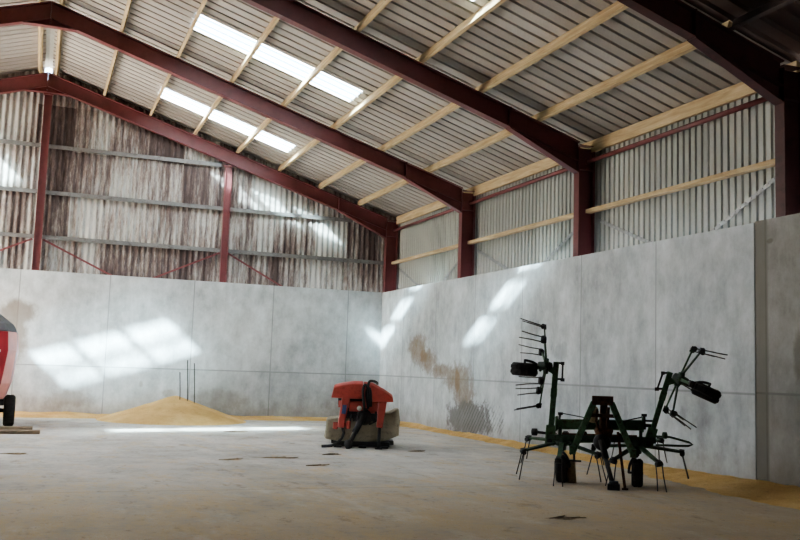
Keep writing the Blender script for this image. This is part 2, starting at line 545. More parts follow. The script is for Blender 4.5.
# gable cladding, corrugated, follows the roof
def corr(x, pitch, amp):
    return amp * math.sin(2 * PI * x / pitch)
b = MB()
N = int((XE - XLE) / 0.177 * 8)
prev = None
for k in range(N + 1):
    x = XLE + (XE - XLE) * k / N
    off = abs(x - X0)
    zt = zroof(off) + 0.06 - (0.42 if off < 0.11 else 0)
    y = 28.44 + corr(x, 0.177, 0.026)
    cur = (b.bm.verts.new((x, y, 3.8)), b.bm.verts.new((x, y, zt)))
    if prev: b._face([prev[0], cur[0], cur[1], prev[1]], True)
    prev = cur
st(b.build('wall_back_upper', M['fibre'], fix=False))

# right side cladding, box profile
def box_profile(y0, y1, pitch, flat, depth, slope):
    """(y, recess) samples of a trapezoid rib profile between y0 and y1"""
    out = []
    k = math.floor(y0 / pitch) - 1
    while k * pitch < y1 + pitch:
        c = k * pitch
        for dy, d in ((-flat / 2 - slope, 0), (-flat / 2, depth), (flat / 2, depth), (flat / 2 + slope, 0)):
            out.append((c + dy, d))
        k += 1
    def at(y):
        for (a, da), (c, dc) in zip(out, out[1:]):
            if a <= y <= c: return da + (dc - da) * (y - a) / max(c - a, 1e-9)
        return 0
    res = [(y0, at(y0))] + [p for p in out if y0 < p[0] < y1] + [(y1, at(y1))]
    return res

b = MB()
prev = None
for y, d in box_profile(-6.4, 28.5, 0.170, 0.048, 0.035, 0.014):
    cur = (b.bm.verts.new((XE + d, y, 3.85)), b.bm.verts.new((XE + d, y, 6.62)))
    if prev: b._face([prev[0], cur[0], cur[1], prev[1]])
    prev = cur
st(b.build('wall_right_upper', M['clad'], fix=False))

# roof
def roof_strip(b, side, a, c, y0, y1, pitch=0.325, flat=0.05, depth=0.042, slope=0.012, lift=0.0):
    prev = None
    for y, d in box_profile(y0, y1, pitch, flat, depth, slope):
        cur = [b.bm.verts.new((X0 + side * o, y, zroof(o) + d + lift)) for o in (a, c)]
        if prev: b._face([prev[0], cur[0], cur[1], prev[1]])
        prev = cur

EAVE = 11.55
b = MB()
for side in (1, -1):
    ys = [YN]
    for s in sorted(SKY_Y): ys += [s, s + SKY_W]
    ys.append(28.62)
    for k in range(len(ys) - 1):
        if k % 2 == 0: roof_strip(b, side, 0.1, EAVE, ys[k], ys[k + 1])
        else:
            roof_strip(b, side, 0.1, SKY_A, ys[k], ys[k + 1])
            roof_strip(b, side, SKY_B, EAVE, ys[k], ys[k + 1])
st(b.build('ceiling', M['roof'], fix=False))
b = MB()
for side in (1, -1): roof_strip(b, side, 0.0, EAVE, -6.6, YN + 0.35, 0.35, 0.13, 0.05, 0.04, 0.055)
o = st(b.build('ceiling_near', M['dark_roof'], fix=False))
n = 0
for side in (1, -1):
    for s in SKY_Y:
        n += 1
        b = MB(); roof_strip(b, side, SKY_A - 0.02, SKY_B + 0.02, s - 0.01, s + SKY_W + 0.01)
        st(b.build('window_%d' % n, M['pane'], fix=False))
# ridge capping
b = MB()
b.prism([(-0.3, zroof(0.3) + 0.06), (0, zroof(0) + 0.07), (0.3, zroof(0.3) + 0.06), (0.3, zroof(0.3) + 0.075), (0, zroof(0) + 0.09), (-0.3, zroof(0.3) + 0.075)],
        YN, 28.62, lambda p, q, d: (X0 + p, d, q))
st(b.build('trim_1', M['clad']))

# parts of the building behind and left of the view: front gable, left wall cut short to let in added daylight
b = MB(); b.prism([(XLE, 0), (XE, 0), (XE, 6.6), (X0, zroof(0)), (XLE, 6.6)], -6.6, -6.5, lambda p, q, d: (p, d, q)); st(b.build('wall_front', M['dark_roof']))
b = MB(); b.box((XLE, 6.9, 3.3), (0.1, 26.8, 6.6)); st(b.build('wall_left', M['dark_roof']))

# ================================================================= steel portal frames
ORD = ['gable', 'second', 'third', 'nearest']
FL = ['red oxide steel portal frame standing against the weathered gable',
      'red oxide steel portal frame between the two rows of rooflights',
      'dark red steel portal frame third from the gable, column above the tedder',
      'nearly black steel portal frame where the pale roof meets the old dark one']


def ibeam(b, A, B, depth, fw, plane_up, tf=0.018, tw=0.012, depth2=None):
    """I-section from A to B (top line), web in the frame plane, flanges along y"""
    d2 = depth if depth2 is None else depth2
    A, B, up = Vector(A), Vector(B), Vector(plane_up)
    y = Vector((0, 1, 0))
    def slab(a0, a1, b0, b1, w):
        vs = []
        for p in (a0, a1, b1, b0):
            for s in (-1, 1): vs.append(b.bm.verts.new(p + y * (s * w / 2)))
        q = [(0, 2, 4, 6), (1, 7, 5, 3), (0, 1, 3, 2), (2, 3, 5, 4), (4, 5, 7, 6), (6, 7, 1, 0)]
        for f in q: b._face([vs[i] for i in f])
    slab(A, A - up * tf, B, B - up * tf, fw)
    slab(A - up * (depth - tf), A - up * depth, B - up * (d2 - tf), B - up * d2, fw)
    slab(A - up * tf * 0.5, A - up * (depth - tf * 0.5), B - up * tf * 0.5, B - up * (d2 - tf * 0.5), tw)


def portal(y, label, mat):
    r = empty('portal_frame', (X0, y, 0), 0, label, 'portal frame', 'steel portal frames')
    ro = XC - X0                              # inner face offset
    co = 0.39                                 # column depth
    for s in (1, -1):
        P = lambda off, z: Vector((s * off, 0, z))
        b = MB()                              # column: outer face is the "top" line
        ibeam(b, P(ro + co, 0), P(ro + co, ZT - SL * (ro + co) + 0.0), co, 0.20, (s, 0, 0))
        b.box((s * (ro + co / 2), 0, 0.012), (co + 0.12, 0.3, 0.024))
        for zz in (5.93, 6.45): b.box((s * (ro + co / 2), 0, zz), (co - 0.03, 0.19, 0.014))
        b.build('column', mat, r)
        b = MB()
        ibeam(b, P(0.005, ZT), P(ro + 0.02, ZT - SL * (ro + 0.02)), RD, 0.19, (0, 0, 1))
        b.box((s * 0.012, 0, ZT - 0.27), (0.02, 0.2, 0.5))
        b.build('rafter', mat, r)
        b = MB()                              # haunch: tapering cutting under the rafter
        h0, h1 = 8.95, ro + 0.01
        za, zb = ZT - RD - SL * h0, ZT - RD - SL * h1
        zk = 5.855
        b.prism([(h0, za + 0.01), (h1, zb + 0.01), (h1, zk), (h0, za - 0.005)], -0.006, 0.006, lambda p, q, d: (s * p, d, q))
        b.bar(P(h0, za - 0.01), P(h1, zk + 0.0), 0.19, 0.018, (0, 0, 1))
        b.box((s * h0, 0, za + RD / 2), (0.03, 0.2, RD + 0.02))
        b.build('haunch', mat, r)
    b = MB()
    za = ZT - RD
    b.prism([(-0.58, za - SL * 0.58 + 0.005), (0, za + 0.01), (0.58, za - SL * 0.58 + 0.005), (0.3, za - 0.17), (-0.3, za - 0.17)], -0.006, 0.006, lambda p, q, d: (p, d, q))
    for s in (1, -1): b.bar((s * 0.58, 0, za - SL * 0.58 - 0.006), (s * 0.3, 0, za - 0.175), 0.19, 0.016)
    b.bar((-0.3, 0, za - 0.175), (0.3, 0, za - 0.175), 0.19, 0.016)
    b.build('apex_haunch', mat, r)
    return r


for y, l, m_ in zip(YF, FL, (M['oxide'], M['oxide'], M['oxide_shaded'], M['oxide_old_shaded'])): portal(y, l, m_)

# gable posts
GP = [(-0.16, 'red steel gable post under the ridge, furthest left in view'), (5.154, 'red steel gable post halfway down the right slope of the gable'), (-5.57, 'red steel gable post halfway down the left slope, outside the photo')]
for x, l in GP:
    t_ = empty('gable_post', (x, YF[0], 0), 0, l, 'post', 'gable posts')
    zt = min(ZT - RD - SL * (abs(x - X0) + 0.1) - 0.03, ZT - RD - 0.21)
    b = MB()
    for sx in (-1, 1): b.box((sx * 0.095, 0.0, zt / 2), (0.014, 0.14, zt))
    b.box((0, 0, zt / 2), (0.19, 0.012, zt)); b.box((0, 0.0, 0.012), (0.34, 0.24, 0.024))
    b.build('post', M['oxide'], t_)
    b = MB(); b.box((0, 0, zt - 0.02), (0.26, 0.18, 0.03)); b.build('cap_plate', M['oxide'], t_)

# gable rails (steel angles) bay by bay
RZ = [5.05, 6.35, 7.70]
bays = [(-5.45, -0.27, 'left of the ridge post'), (-0.05, 5.05, 'between the two gable posts'), (5.26, 10.45, 'right of the second gable post')]
lev = ['lowest', 'middle', 'upper']
for (xa, xb, where) in bays:
    for k, z in enumerate(RZ):
        lim = (ZT - RD - z) / SL - 0.35         # where the rafter cuts it off
        a, c = max(xa, X0 - lim), min(xb, X0 + lim)
        if c - a < 0.6: continue
        b = MB()
        b.box(((a + c) / 2, YF[0] + 0.115, z), (c - a, 0.012, 0.12)); b.box(((a + c) / 2, YF[0] + 0.155, z + 0.055), (c - a, 0.075, 0.012))
        o = b.build('gable_rail', M['grey_rail'])
        prop(o, '%s grey steel sheeting rail on the gable, %s' % (lev[k], where), 'rail', 'gable sheeting rails')
# gable braces
for (xa, za, xb, zb, l) in [(-0.02, 4.97, 2.35, 3.86, 'thin red brace sloping down to the right from the ridge post'),
                           (5.02, 4.97, 2.75, 3.90, 'thin red brace sloping down to the left from the second gable post'),
                           (5.28, 4.97, 7.4, 3.86, 'thin red brace sloping down to the right from the second gable post'),
                           (-0.3, 4.97, -2.6, 3.86, 'thin red brace sloping down to the left from the ridge post')]:
    b = MB(); b.bar((xa, YF[0] + 0.05, za), (xb, YF[0] + 0.05, zb), 0.012, 0.055); b.bar((xa, YF[0] + 0.07, za + 0.02), (xb, YF[0] + 0.07, zb + 0.02), 0.05, 0.01)
    prop(b.build('gable_brace', M['oxide']), l, 'brace', 'gable braces')

# ================================================================= timber purlins, girts, rails
BAYN = ['bay against the gable', 'second bay from the gable', 'third bay from the gable']
NTH = ['at the ridge', 'second below the ridge', 'third below the ridge', 'fourth below the ridge', 'fifth below the ridge',
       'sixth below the ridge', 'seventh below the ridge', 'just above the eave']
th = math.atan(SL)


def purlin_mesh(L):
    b = MB(); b.box((0, 0, 0.1), (0.075, L, 0.2)); return b


first = None
for side, sn in ((1, 'right'), (-1, 'left')):
    for k, off in enumerate(PUR):
        for j in range(3):
            y0, y1 = YF[j + 1] + 0.004, YF[j] - 0.004
            if j == 0: y1 = 28.36
            L = y1 - y0
            b = purlin_mesh(L)
            o = b.build('timber_purlin', M['timber'], None, 0.004, 1)
            o.location = (X0 + side * off, (y0 + y1) / 2, ZT - SL * off + 0.004)
            o.rotation_euler = (0, side * th, 0)
            prop(o, 'timber purlin, %s roof slope, %s, %s' % (sn, NTH[k], BAYN[j]), 'purlin', 'timber purlins')
# purlin cleats are hidden behind the timbers
for j in range(3):
    y0, y1 = YF[j + 1] + 0.004, YF[j] - 0.004
    # eave beam
    b = MB(); b.box((10.77, (y0 + y1) / 2, 6.47), (0.075, y1 - y0, 0.26))
    prop(b.build('eave_beam', M['timber'], None, 0.004, 1), 'wide pale timber eave beam topping the side cladding, %s' % BAYN[j], 'beam', 'eave beams')
    # red eave tie
    b = MB(); b.tube([(10.66, y0 + 0.004, 6.13), (10.66, y1 - 0.004, 6.13)], 0.045, 10)
    b.box((10.66, y0 + 0.010, 6.13), (0.14, 0.012, 0.14)); b.box((10.66, y1 - 0.010, 6.13), (0.14, 0.012, 0.14))
    prop(b.build('eave_tie', M['oxide']), 'thin red steel tie bar under the eave beam, %s' % BAYN[j], 'tie bar', 'red eave ties')
    # timber girt
    b = MB(); b.box((XG + 0.07, (y0 + y1) / 2, 5.055), (0.14, y1 - y0 - 0.016, 0.085))
    prop(b.build('timber_girt', M['timber'], None, 0.004, 1), 'pale timber rail halfway up the side cladding, %s' % BAYN[j], 'rail', 'timber side rails')
    # brace straps
    for nm, ya, yb, za, zb in (('far', y1 - 0.2, y1 - 2.45, 4.86, 3.98), ('near', y0 + 0.4, y0 + 2.45, 4.90, 3.98)):
        b = MB(); b.bar((10.8, ya, za), (10.8, yb, zb), 0.010, 0.07)
        n_ = 16
        for q in range(n_):
            f0, f1 = (q + 0.2) / n_, (q + 0.65) / n_
            b.bar((10.792, ya + (yb - ya) * f0, za + (zb - za) * f0), (10.792, ya + (yb - ya) * f1, za + (zb - za) * f1), 0.012, 0.03)
        prop(b.build('brace_strap', M['galv']), 'galvanised diagonal strap on the side cladding, %s end, %s' % (nm, BAYN[j]), 'brace', 'galvanised brace straps')

# old steel purlins in the near bay
for k, off in ((6, 8.28), (7, 9.62)):
    b = MB()
    b.box((0, 0, 0.10), (0.012, 5.6, 0.2)); b.box((0.035, 0, 0.194), (0.07, 5.6, 0.012)); b.box((-0.035, 0, 0.006), (0.07, 5.6, 0.012))
    o = b.build('steel_purlin', M['old_steel'])
    o.location = (X0 + off, YF[3] - 2.85, ZT - SL * off + 0.004); o.rotation_euler = (0, th, 0)
    prop(o, 'dark steel purlin under the old dark roof, %s' % ('crossing the top right corner' if k == 6 else 'lowest one by the eave'), 'purlin', 'steel purlins')

# ================================================================= grain
def gz(x, y):
    p = Vector((x, y, 0))
    nn = noise.noise(p * 0.9) * 0.5 + noise.noise(p * 2.7) * 0.25
    return nn


def trim(b):
    bmesh.ops.delete(b.bm, geom=[f for f in b.bm.faces if all(v.co.z < 0.001 for v in f.verts)], context='FACES')
    for v in b.bm.verts: v.co.z = max(v.co.z, -0.004)


b = MB()
def pile(i, j):
    x = -3.2 + 13.3 * i; y = 24.3 + (YB - 0.004 - 24.3) * j
    r = math.hypot((x - 3.72) / (2.1 if x < 3.72 else 2.0), (y - 26.6) / 2.1)
    h = 0.70 * (max(0, 1 - r) if r > 0.05 else 0.95 + (0.0025 - r * r) * 6)
    d = YB - y
    wid = 0.85 + 0.25 * noise.noise(Vector((x * 0.5, 3.1, 0)))
    fil = 0.10 * max(0, 1 - d / wid) * (1 + 0.6 * noise.noise(Vector((x * 0.9, 7.7, 0))))
    hh = max(h, fil)
    hh = hh + (gz(x, y) * 0.05 + noise.noise(Vector((x * 6, y * 6, 2))) * 0.016 if hh > 0.02 else gz(x, y) * 0.01 - 0.012)
    return (x, y, hh)
b.grid(170, 56, pile); trim(b)
prop(b.build('grain_pile', M['grain']), 'heap of yellow grain against the back concrete wall', 'grain', None, 'stuff')

b = MB()
def fillet(i, j):
    y = 4.0 + (YB - 1.2 - 4.0) * i; 
    w = 0.42 + 0.75 * max(0, min(4, 14.5 - y)) / 4 + 0.2 * noise.noise(Vector((3.3, y * 0.9, 0))) + 0.12 * noise.noise(Vector((1.3, y * 3.1, 0)))
    if y > 19: w = max(0.3, w - 0.12)
    x = XR - 0.004 - 1.5 * j
    d = XR - x
    hmax = 0.09 + 0.06 * max(0, min(4, 14 - y)) / 4 + 0.03 * noise.noise(Vector((1.3, y * 0.8, 0)))
    hh = hmax * max(0, 1 - d / max(w, 0.12)) ** 1.2
    hh = hh + (gz(x, y) * 0.03 + noise.noise(Vector((x * 7, y * 7, 5))) * 0.014 if hh > 0.008 else gz(x, y) * 0.012 - 0.012)
    return (x, y, hh)
b.grid(320, 44, fillet); trim(b)
prop(b.build('spilled_grain', M['grain']), 'thin drift of yellow grain along the foot of the right wall', 'grain', None, 'stuff')

for k, (x, z0, x1, z1, l) in enumerate([(3.81, 0.3, 3.76, 1.34, 'shortest and leftmost of three thin rods stuck in the grain heap'),
                                     (4.02, 0.2, 3.95, 1.68, 'tallest, middle one of three thin rods stuck in the grain heap'),
                                     (4.21, 0.2, 4.14, 1.60, 'rightmost of three thin rods stuck in the grain heap')]):
    b = MB(); b.tube([(x, 26.3, z0), ((x + x1) / 2 + 0.01, 26.3, (z0 + z1) / 2), (x1, 26.3, z1)], 0.013, 6)
    prop(b.build('steel_rod', M['rod']), l, 'rod', 'rods in the grain')

# planks at the left edge
for (x0_, x1_, y, l, w) in [(-1.6, 0.06, 22.5, 'flat weathered plank on the floor nearest the red machine', 0.22), (-1.8, 0.21, 21.4, 'longer weathered plank on the floor in front of the other plank', 0.25)]:
    b = MB(); b.box(((x0_ + x1_) / 2, y, 0.04), (x1_ - x0_, w, 0.075)); prop(b.build('plank', M['plank'], None, 0.006, 1), l, 'plank', 'planks on the floor')

# scraps of muck on the floor
SC = [(4.55, 22.3, 0.62, 0.2, 'dark scrap of twigs at the edge of the bright strip by the grain'),
      (4.1, 16.1, 0.75, 0.12, 'long dark streak of muck on the open floor, wider than the scraps by it'),
      (3.2, 15.85, 0.28, 0.12, 'small dark lump of muck at the left end of the long streak'),
      (4.42, 14.85, 0.26, 0.12, 'dark scrap on the floor between the long streak and the camera'),
      (5.24, 16.7, 0.3, 0.14, 'dark scrap on the floor just in front of the mower stand'),
      (7.16, 17.3, 0.34, 0.14, 'dark scrap on the floor just right of the mower'),
      (-0.2, 16.9, 0.4, 0.14, 'dark flat scrap on the floor before the planks'),
      (5.65, 9.25, 0.34, 0.14, 'dark scrap on the near floor in front of the tedder')]
for (x, y, lx, ly, l) in SC:
    rs = random.Random(int(x * 100))
    b = MB()
    ph = [rs.random() * 6 for _ in range(4)]
    def clump(i, j):
        a = i * 2 * PI; r = j
        k = 1 + 0.25 * math.sin(3 * a + ph[0]) + 0.18 * math.sin(7 * a + ph[1])
        return (lx / 2 * r * k * math.cos(a), ly / 2 * r * k * math.sin(a), 0.014 * (1 - r * r) * (1 + 0.5 * math.sin(5 * a + ph[2])) + 0.001)
    b.grid(24, 5, clump)
    for _ in range(5):
        a = rs.uniform(-0.5, 0.5); px, py = rs.uniform(-lx / 3, lx / 3), rs.uniform(-ly / 3, ly / 3); q = rs.uniform(0.08, 0.16)
        b.tube([(px - q * math.cos(a), py - q * math.sin(a), 0.006), (px + q * math.cos(a), py + q * math.sin(a), 0.022)], 0.005, 5)
    o = b.build('muck_scrap', M['debris']); o.location = (x, y, 0); o.rotation_euler = (0, 0, rs.uniform(-0.3, 0.3))
    prop(o, l, 'scrap', 'scraps of muck on the floor')


# ================================================================= wheels
def tyre_profile(R, w, rin):
    return [(rin, -w * 0.36), (rin + 0.02, -w * 0.46), (R * 0.86, -w * 0.5), (R * 0.96, -w * 0.42), (R, -w * 0.25), (R * 1.005, 0), (R, w * 0.25), (R * 0.96, w * 0.42), (R * 0.86, w * 0.5), (rin + 0.02, w * 0.46), (rin, w * 0.36), (rin, -w * 0.36)]


def wheel(parent, c, axis, R, w, rim_mat, name='wheel'):
    rin = R * 0.55
    b = MB(); b.lathe(tyre_profile(R, w, rin), c, axis, 28)
    ax = Vector(axis).normalized()
    # tread lugs
    e = ax.orthogonal().normalized(); g = ax.cross(e)
    for k in range(22):
        a = 2 * PI * k / 22
        d = e * math.cos(a) + g * math.sin(a); tt = ax.cross(d)
        for s in (-1, 1):
            p = Vector(c) + d * (R * 1.0) + ax * (s * w * 0.2)
            b.bar(p - tt * 0.006 - ax * (w * 0.12), p + tt * 0.006 + ax * (w * 0.12), 0.012, 0.02, d)
    t_ = b.build(name, M['rubber'], parent)
    b = MB(); b.lathe([(0.02, -w * 0.42), (rin * 0.35, -w * 0.42), (rin * 0.4, -w * 0.25), (rin * 0.9, -w * 0.25), (rin + 0.004, -w * 0.4), (rin + 0.004, w * 0.4), (rin * 0.9, w * 0.25), (rin * 0.4, w * 0.25), (rin * 0.35, w * 0.42), (0.02, w * 0.42)], c, axis, 20)
    b.build('rim', rim_mat, t_)
    return t_


# ================================================================= the tedder
TA = math.radians(-36)
ted = empty('hay_tedder', (7.98, 12.05, 0), TA, 'old dark green hay tedder with folded-up spring-tine rotors', 'hay tedder')


def V3(u, v, z):          # v is toward the camera side (front of the machine)
    return Vector((u, -v, z))


def rotor(c, axis, ref, phase, R=0.62, tine=0.40, skip=(), lean=0.25, aw=1.0):
    """hub with six arms; axis points the way the tines hang"""
    c, ax = Vector(c), Vector(axis).normalized()
    e = Vector(ref); e = (e - ax * e.dot(ax)).normalized(); g = ax.cross(e)
    b = MB()
    b.lathe([(0.03, -0.1), (0.06, -0.09), (0.075, -0.03), (0.12, -0.02), (0.125, 0.03), (0.07, 0.04), (0.06, 0.12), (0.03, 0.13)], c, ax, 18)
    hub = b.build('rotor', M['dgreen'], ted)
    for k in range(6):
        if k in skip: continue
        a = phase + k * PI / 3
        d = e * math.cos(a) + g * math.sin(a); tt = ax.cross(d).normalized()
        b = MB()
        dd = (d + ax * 0.10).normalized()
        p0, p1 = c + d * 0.08, c + dd * R
        b.bar(p0, p1, 0.07 * aw, 0.036 * aw, ax, 0.05 * aw, 0.03 * aw)
        b.box(c + d * 0.1, (0.07, 0.07, 0.04))
        b.build('rotor_arm', M['green'] if k % 2 else M['dgreen'], hub)
        b = MB()
        b.mat(M['black'])
        b.tube([p1 - tt * 0.05 + ax * 0.02, p1 + tt * 0.05 + ax * 0.02], 0.036, 10)      # coil
        b.bar(p1 - dd * 0.04 - ax * 0.02, p1 + dd * 0.03 - ax * 0.02, 0.07, 0.02, ax)
        b.mat(M['tine'])
        for s, ln in ((-1, tine), (1, tine * 0.9)):
            q0 = p1 + tt * (s * 0.05) + ax * 0.03
            q1 = q0 + (ax * 0.25 + d * 0.06) * (ln / 0.4)
            q2 = q0 + (ax + d * lean + tt * s * 0.05).normalized() * ln
            b.tube([q0, q1 * 0.6 + q0 * 0.4, q1 * 0.5 + (q0 + q2) * 0.25, q2], 0.0085, 6)
        b.build('double_tine', None, hub)
    return hub


def wheel_unit(c, down, side, R=0.2, w=0.165, drop=0.40, fork=1):
    """bracket + wheel hanging from rotor centre c along 'down'; the wheel turns about 'side'"""
    c, dn, sd = Vector(c), Vector(down).normalized(), Vector(side).normalized()
    wc = c + dn * drop
    b = MB()
    fw = dn.cross(sd)
    b.tube([c + dn * 0.08, c + dn * (drop - R - 0.05)], 0.03, 10)
    s = sd * (fork * (w / 2 + 0.04))
    pts = [c + dn * (drop - R - 0.05)]
    for q in range(7):
        a = q / 6 * PI / 2
        pts.append(wc + s * math.sin(a) - dn * ((R + 0.045) * math.cos(a)) + fw * 0.09 * math.sin(2 * a))
    b.tube(pts, 0.02, 8)
    b.tube([wc + s * 1.1, wc - s * 0.7], 0.018, 8)
    b.build('wheel_fork', M['black'], ted)
    return wheel(ted, wc, sd, R, w, M['red_rim'])


# inner rotors: tipped forward (front edge down)
tl = math.radians(14)
axd = Vector((0, math.sin(tl) * 1.0, -math.cos(tl)))
for (u, z, ph, fk) in ((-0.57, 0.60, PI / 6, 1), (0.535, 0.605, 0.03, -1)):
    c = V3(u, 0, z)
    rotor(c, axd, (1, 0, 0), ph, 0.64)
    wheel_unit(c, (0, 0, -1), (1, 0, 0), 0.2, 0.165, z - 0.2, fk)
b = MB()
b.loft([[V3(-0.425 + 0.065 * math.cos(a) * (1.15 - z), -0.02 + 0.07 * math.sin(a), z) for a in [k * PI / 4 for k in range(8)]] for z in (0.004, 0.15, 0.34)], True)
b.build('straw_wad', M['straw'], ted)

# folded wings
# left wing
lc = V3(-0.83, 0, 1.73); la = Vector((-1, -0.13, 0.05)).normalized()
rotor(lc, la, (0.05, 0, 1), 0.16, 0.62, 0.36, aw=0.7)
wheel_unit(lc + Vector((0.0, 0, -0.075)), la, (0.05, 0, 1), 0.2, 0.2, 0.33, 1)
# right wing
rc = V3(1.13, 0, 1.60); ra = Vector((0.92, 0.18, -0.40)).normalized()
rotor(rc, ra, (0.40, 0, 0.92), PI / 6, 0.58, 0.34, lean=0.24, aw=0.65)
wheel_unit(rc + Vector((0.02, 0, -0.03)), ra, (0.40, 0, 0.92), 0.2, 0.2, 0.40, 1)
for (p, q, hubc, s) in (((-0.75, 0.62), (-0.675, 1.80), lc, -1), ((0.70, 0.66), (1.0, 1.70), rc, 1)):
    b = MB()
    a_, e_ = V3(p[0], 0, p[1]), V3(q[0], 0, q[1])
    b.bar(a_, e_, 0.085, 0.08, (1, 0, 0))
    d = (e_ - a_).normalized()
    b.bar(a_ - d * 0.08, a_ + d * 0.22, 0.13, 0.14, (1, 0, 0))
    b.bar(e_ - d * 0.16, hubc, 0.09, 0.09, (0, 1, 0))
    b.bar(a_ + d * 0.65, a_ + d * 0.78, 0.095, 0.092, (1, 0, 0))
    b.build('wing_arm', M['green'], ted, 0.004, 1)
    b = MB()          # stay rod and brackets near the top
    sx = Vector((-s * 0.10, 0, 0))
    b.tube([e_ + sx - d * 0.02, e_ + sx * 1.1 - d * 0.26], 0.014, 8)
    b.bar(e_ - d * 0.01, e_ + sx - d * 0.02, 0.04, 0.03); b.bar(e_ - d * 0.26, e_ + sx * 1.15 - d * 0.26, 0.04, 0.03)
    b.box(e_ + sx * 1.15 - d * 0.27, (0.06, 0.05, 0.05)); b.box(e_ + sx - d * 0.02, (0.05, 0.05, 0.05))
    b.build('stay_rod', M['black'], ted)
    b = MB(); b.tube([a_ + V3(0, 0.08, -0.02), a_ + V3(0, -0.08, -0.02)], 0.04, 12); b.build('pivot_pin', M['black'], ted)

# main frame
b = MB()
b.bar(V3(-0.66, 0.0, 0.86), V3(0.60, 0.0, 0.90), 0.13, 0.15)
b.box(V3(-0.66, 0, 0.87), (0.03, 0.2, 0.22)); b.box(V3(0.61, 0, 0.91), (0.03, 0.2, 0.22))
b.build('main_beam', M['green'], ted, 0.008, 1)
b = MB()
b.bar(V3(-0.80, 0.02, 0.66), V3(0.80, 0.02, 0.69), 0.10, 0.09)
for u in (-0.6, -0.3, 0.35, 0.58): b.box(V3(u, 0.02, 0.75), (0.05, 0.10, 0.14))
b.build('lower_beam', M['dgreen'], ted, 0.006, 1)
b = MB()
b.bar(V3(-0.95, -0.1, 0.72), V3(-0.66, -0.05, 0.70), 0.04, 0.04)
b.lathe([(0.02, -0.05), (0.055, -0.04), (0.055, 0.04), (0.02, 0.05)], V3(-1.0, -0.1, 0.72), (1, 0, 0), 12)
b.build('drop_catch', M['black'], ted)
b = MB()
b.tube([V3(0.76, -0.3, 0.73), V3(1.0, -0.3, 0.73), V3(1.28, -0.3, 0.665), V3(1.33, -0.3, 0.635), V3(1.27, -0.3, 0.61), V3(0.8, -0.3, 0.60)], 0.016, 8)
b.lathe([(0.02, -0.04), (0.05, -0.03), (0.05, 0.03), (0.02, 0.04)], V3(0.93, -0.3, 0.75), (1, 0, 0), 12)
b.build('guard_loop', M['dgreen'], ted)
# brackets on the beam ends
b = MB()
b.bar(V3(-0.62, 0, 0.92), V3(-0.60, 0, 1.03), 0.05, 0.03, (1, 0, 0)); b.tube([V3(-0.60, 0, 1.03), V3(-0.25, 0.05, 0.98)], 0.008, 6)
b.box(V3(-0.60, 0, 1.02), (0.07, 0.05, 0.04))
b.build('hose_bracket', M['black'], ted)
b = MB()
b.box(V3(0.68, 0, 0.90), (0.20, 0.06, 0.05)); b.box(V3(0.70, 0, 0.97), (0.16, 0.05, 0.03)); b.bar(V3(0.64, 0, 0.84), V3(0.63, 0, 1.06), 0.05, 0.035, (1, 0, 0)); b.box(V3(0.63, 0, 1.05), (0.08, 0.05, 0.04))
b.tube([V3(0.60, 0, 1.02), V3(0.28, 0.1, 0.94)], 0.009, 6)
b.build('lock_bracket', M['black'], ted)
# A-frame headstock
for (ua, ub, s) in ((-0.085, -0.38, -1), (0.165, 0.48, 1)):
    b = MB(); b.bar(V3(ua, 0.34, 1.22), V3(ub, 0.45, 0.50), 0.075, 0.09, (1, 0, 0))
    b.box(V3(ub, 0.45, 0.52), (0.09, 0.10, 0.12))
    b.build('headstock_leg', M['green'], ted, 0.006, 1)
    b = MB(); b.bar(V3((ua + ub) / 2, 0.36, 0.88), V3((ua + ub) / 2 * 0.9, 0.03, 0.88), 0.06, 0.06); b.build('headstock_brace', M['dgreen'], ted)
b = MB()
for v in (0.27, 0.41): b.box(V3(0.04, v, 1.255), (0.30, 0.022, 0.12))
b.bar(V3(-0.10, 0.34, 1.20), V3(0.18, 0.34, 1.20), 0.14, 0.03)
for u in (-0.06, 0.14): b.tube([V3(u, 0.23, 1.27), V3(u, 0.45, 1.27)], 0.018, 8)
b.bar(V3(-0.14, 0.35, 1.03), V3(0.26, 0.35, 1.03), 0.05, 0.05)
b.build('top_link_plate', M['rust'], ted)
b = MB()
b.lathe([(0.05, -0.2), (0.10, -0.18), (0.12, -0.05), (0.14, 0.0), (0.12, 0.06), (0.07, 0.08), (0.06, 0.3), (0.05, 0.4)], V3(0.05, 0.16, 0.80), (0, 0, 1), 16)
b.tube([V3(0.04, 0.3, 1.18), V3(0.03, 0.3, 0.84)], 0.035, 10); b.tube([V3(0.12, 0.25, 1.15), V3(0.10, 0.2, 0.8)], 0.022, 8)
b.tube([V3(-0.04, 0.28, 1.12), V3(-0.06, 0.3, 0.95), V3(0.0, 0.28, 0.8)], 0.016, 8)
b.build('gearbox', M['rust'], ted)
b = MB(); b.lathe([(0.02, -0.12), (0.075, -0.11), (0.085, 0.05), (0.06, 0.11), (0.03, 0.13)], V3(-0.11, 0.1, 1.03), (0.1, 0, 1), 14); b.build('grease_canister', M['straw'], ted)
b = MB()
b.lathe([(0.03, -0.1), (0.11, -0.09), (0.13, 0.0), (0.11, 0.09), (0.03, 0.1)], V3(0.03, 0.22, 0.64), (0, 1, 0), 16)
b.build('drive_guard', M['black'], ted)
b = MB()
b.tube([V3(0.02, 0.30, 0.67), V3(0.10, 0.42, 0.42)], 0.045, 10); b.tube([V3(0.08, 0.40, 0.46), V3(0.205, 0.60, 0.06)], 0.034, 10)
b.mat(M['black']); b.box(V3(0.215, 0.6, 0.045), (0.17, 0.13, 0.085)); b.lathe([(0.02, -0.07), (0.06, -0.06), (0.06, 0.06), (0.02, 0.07)], V3(0.215, 0.6, 0.07), (1, 0, 0), 12)
b.build('drive_shaft', M['black'], ted)
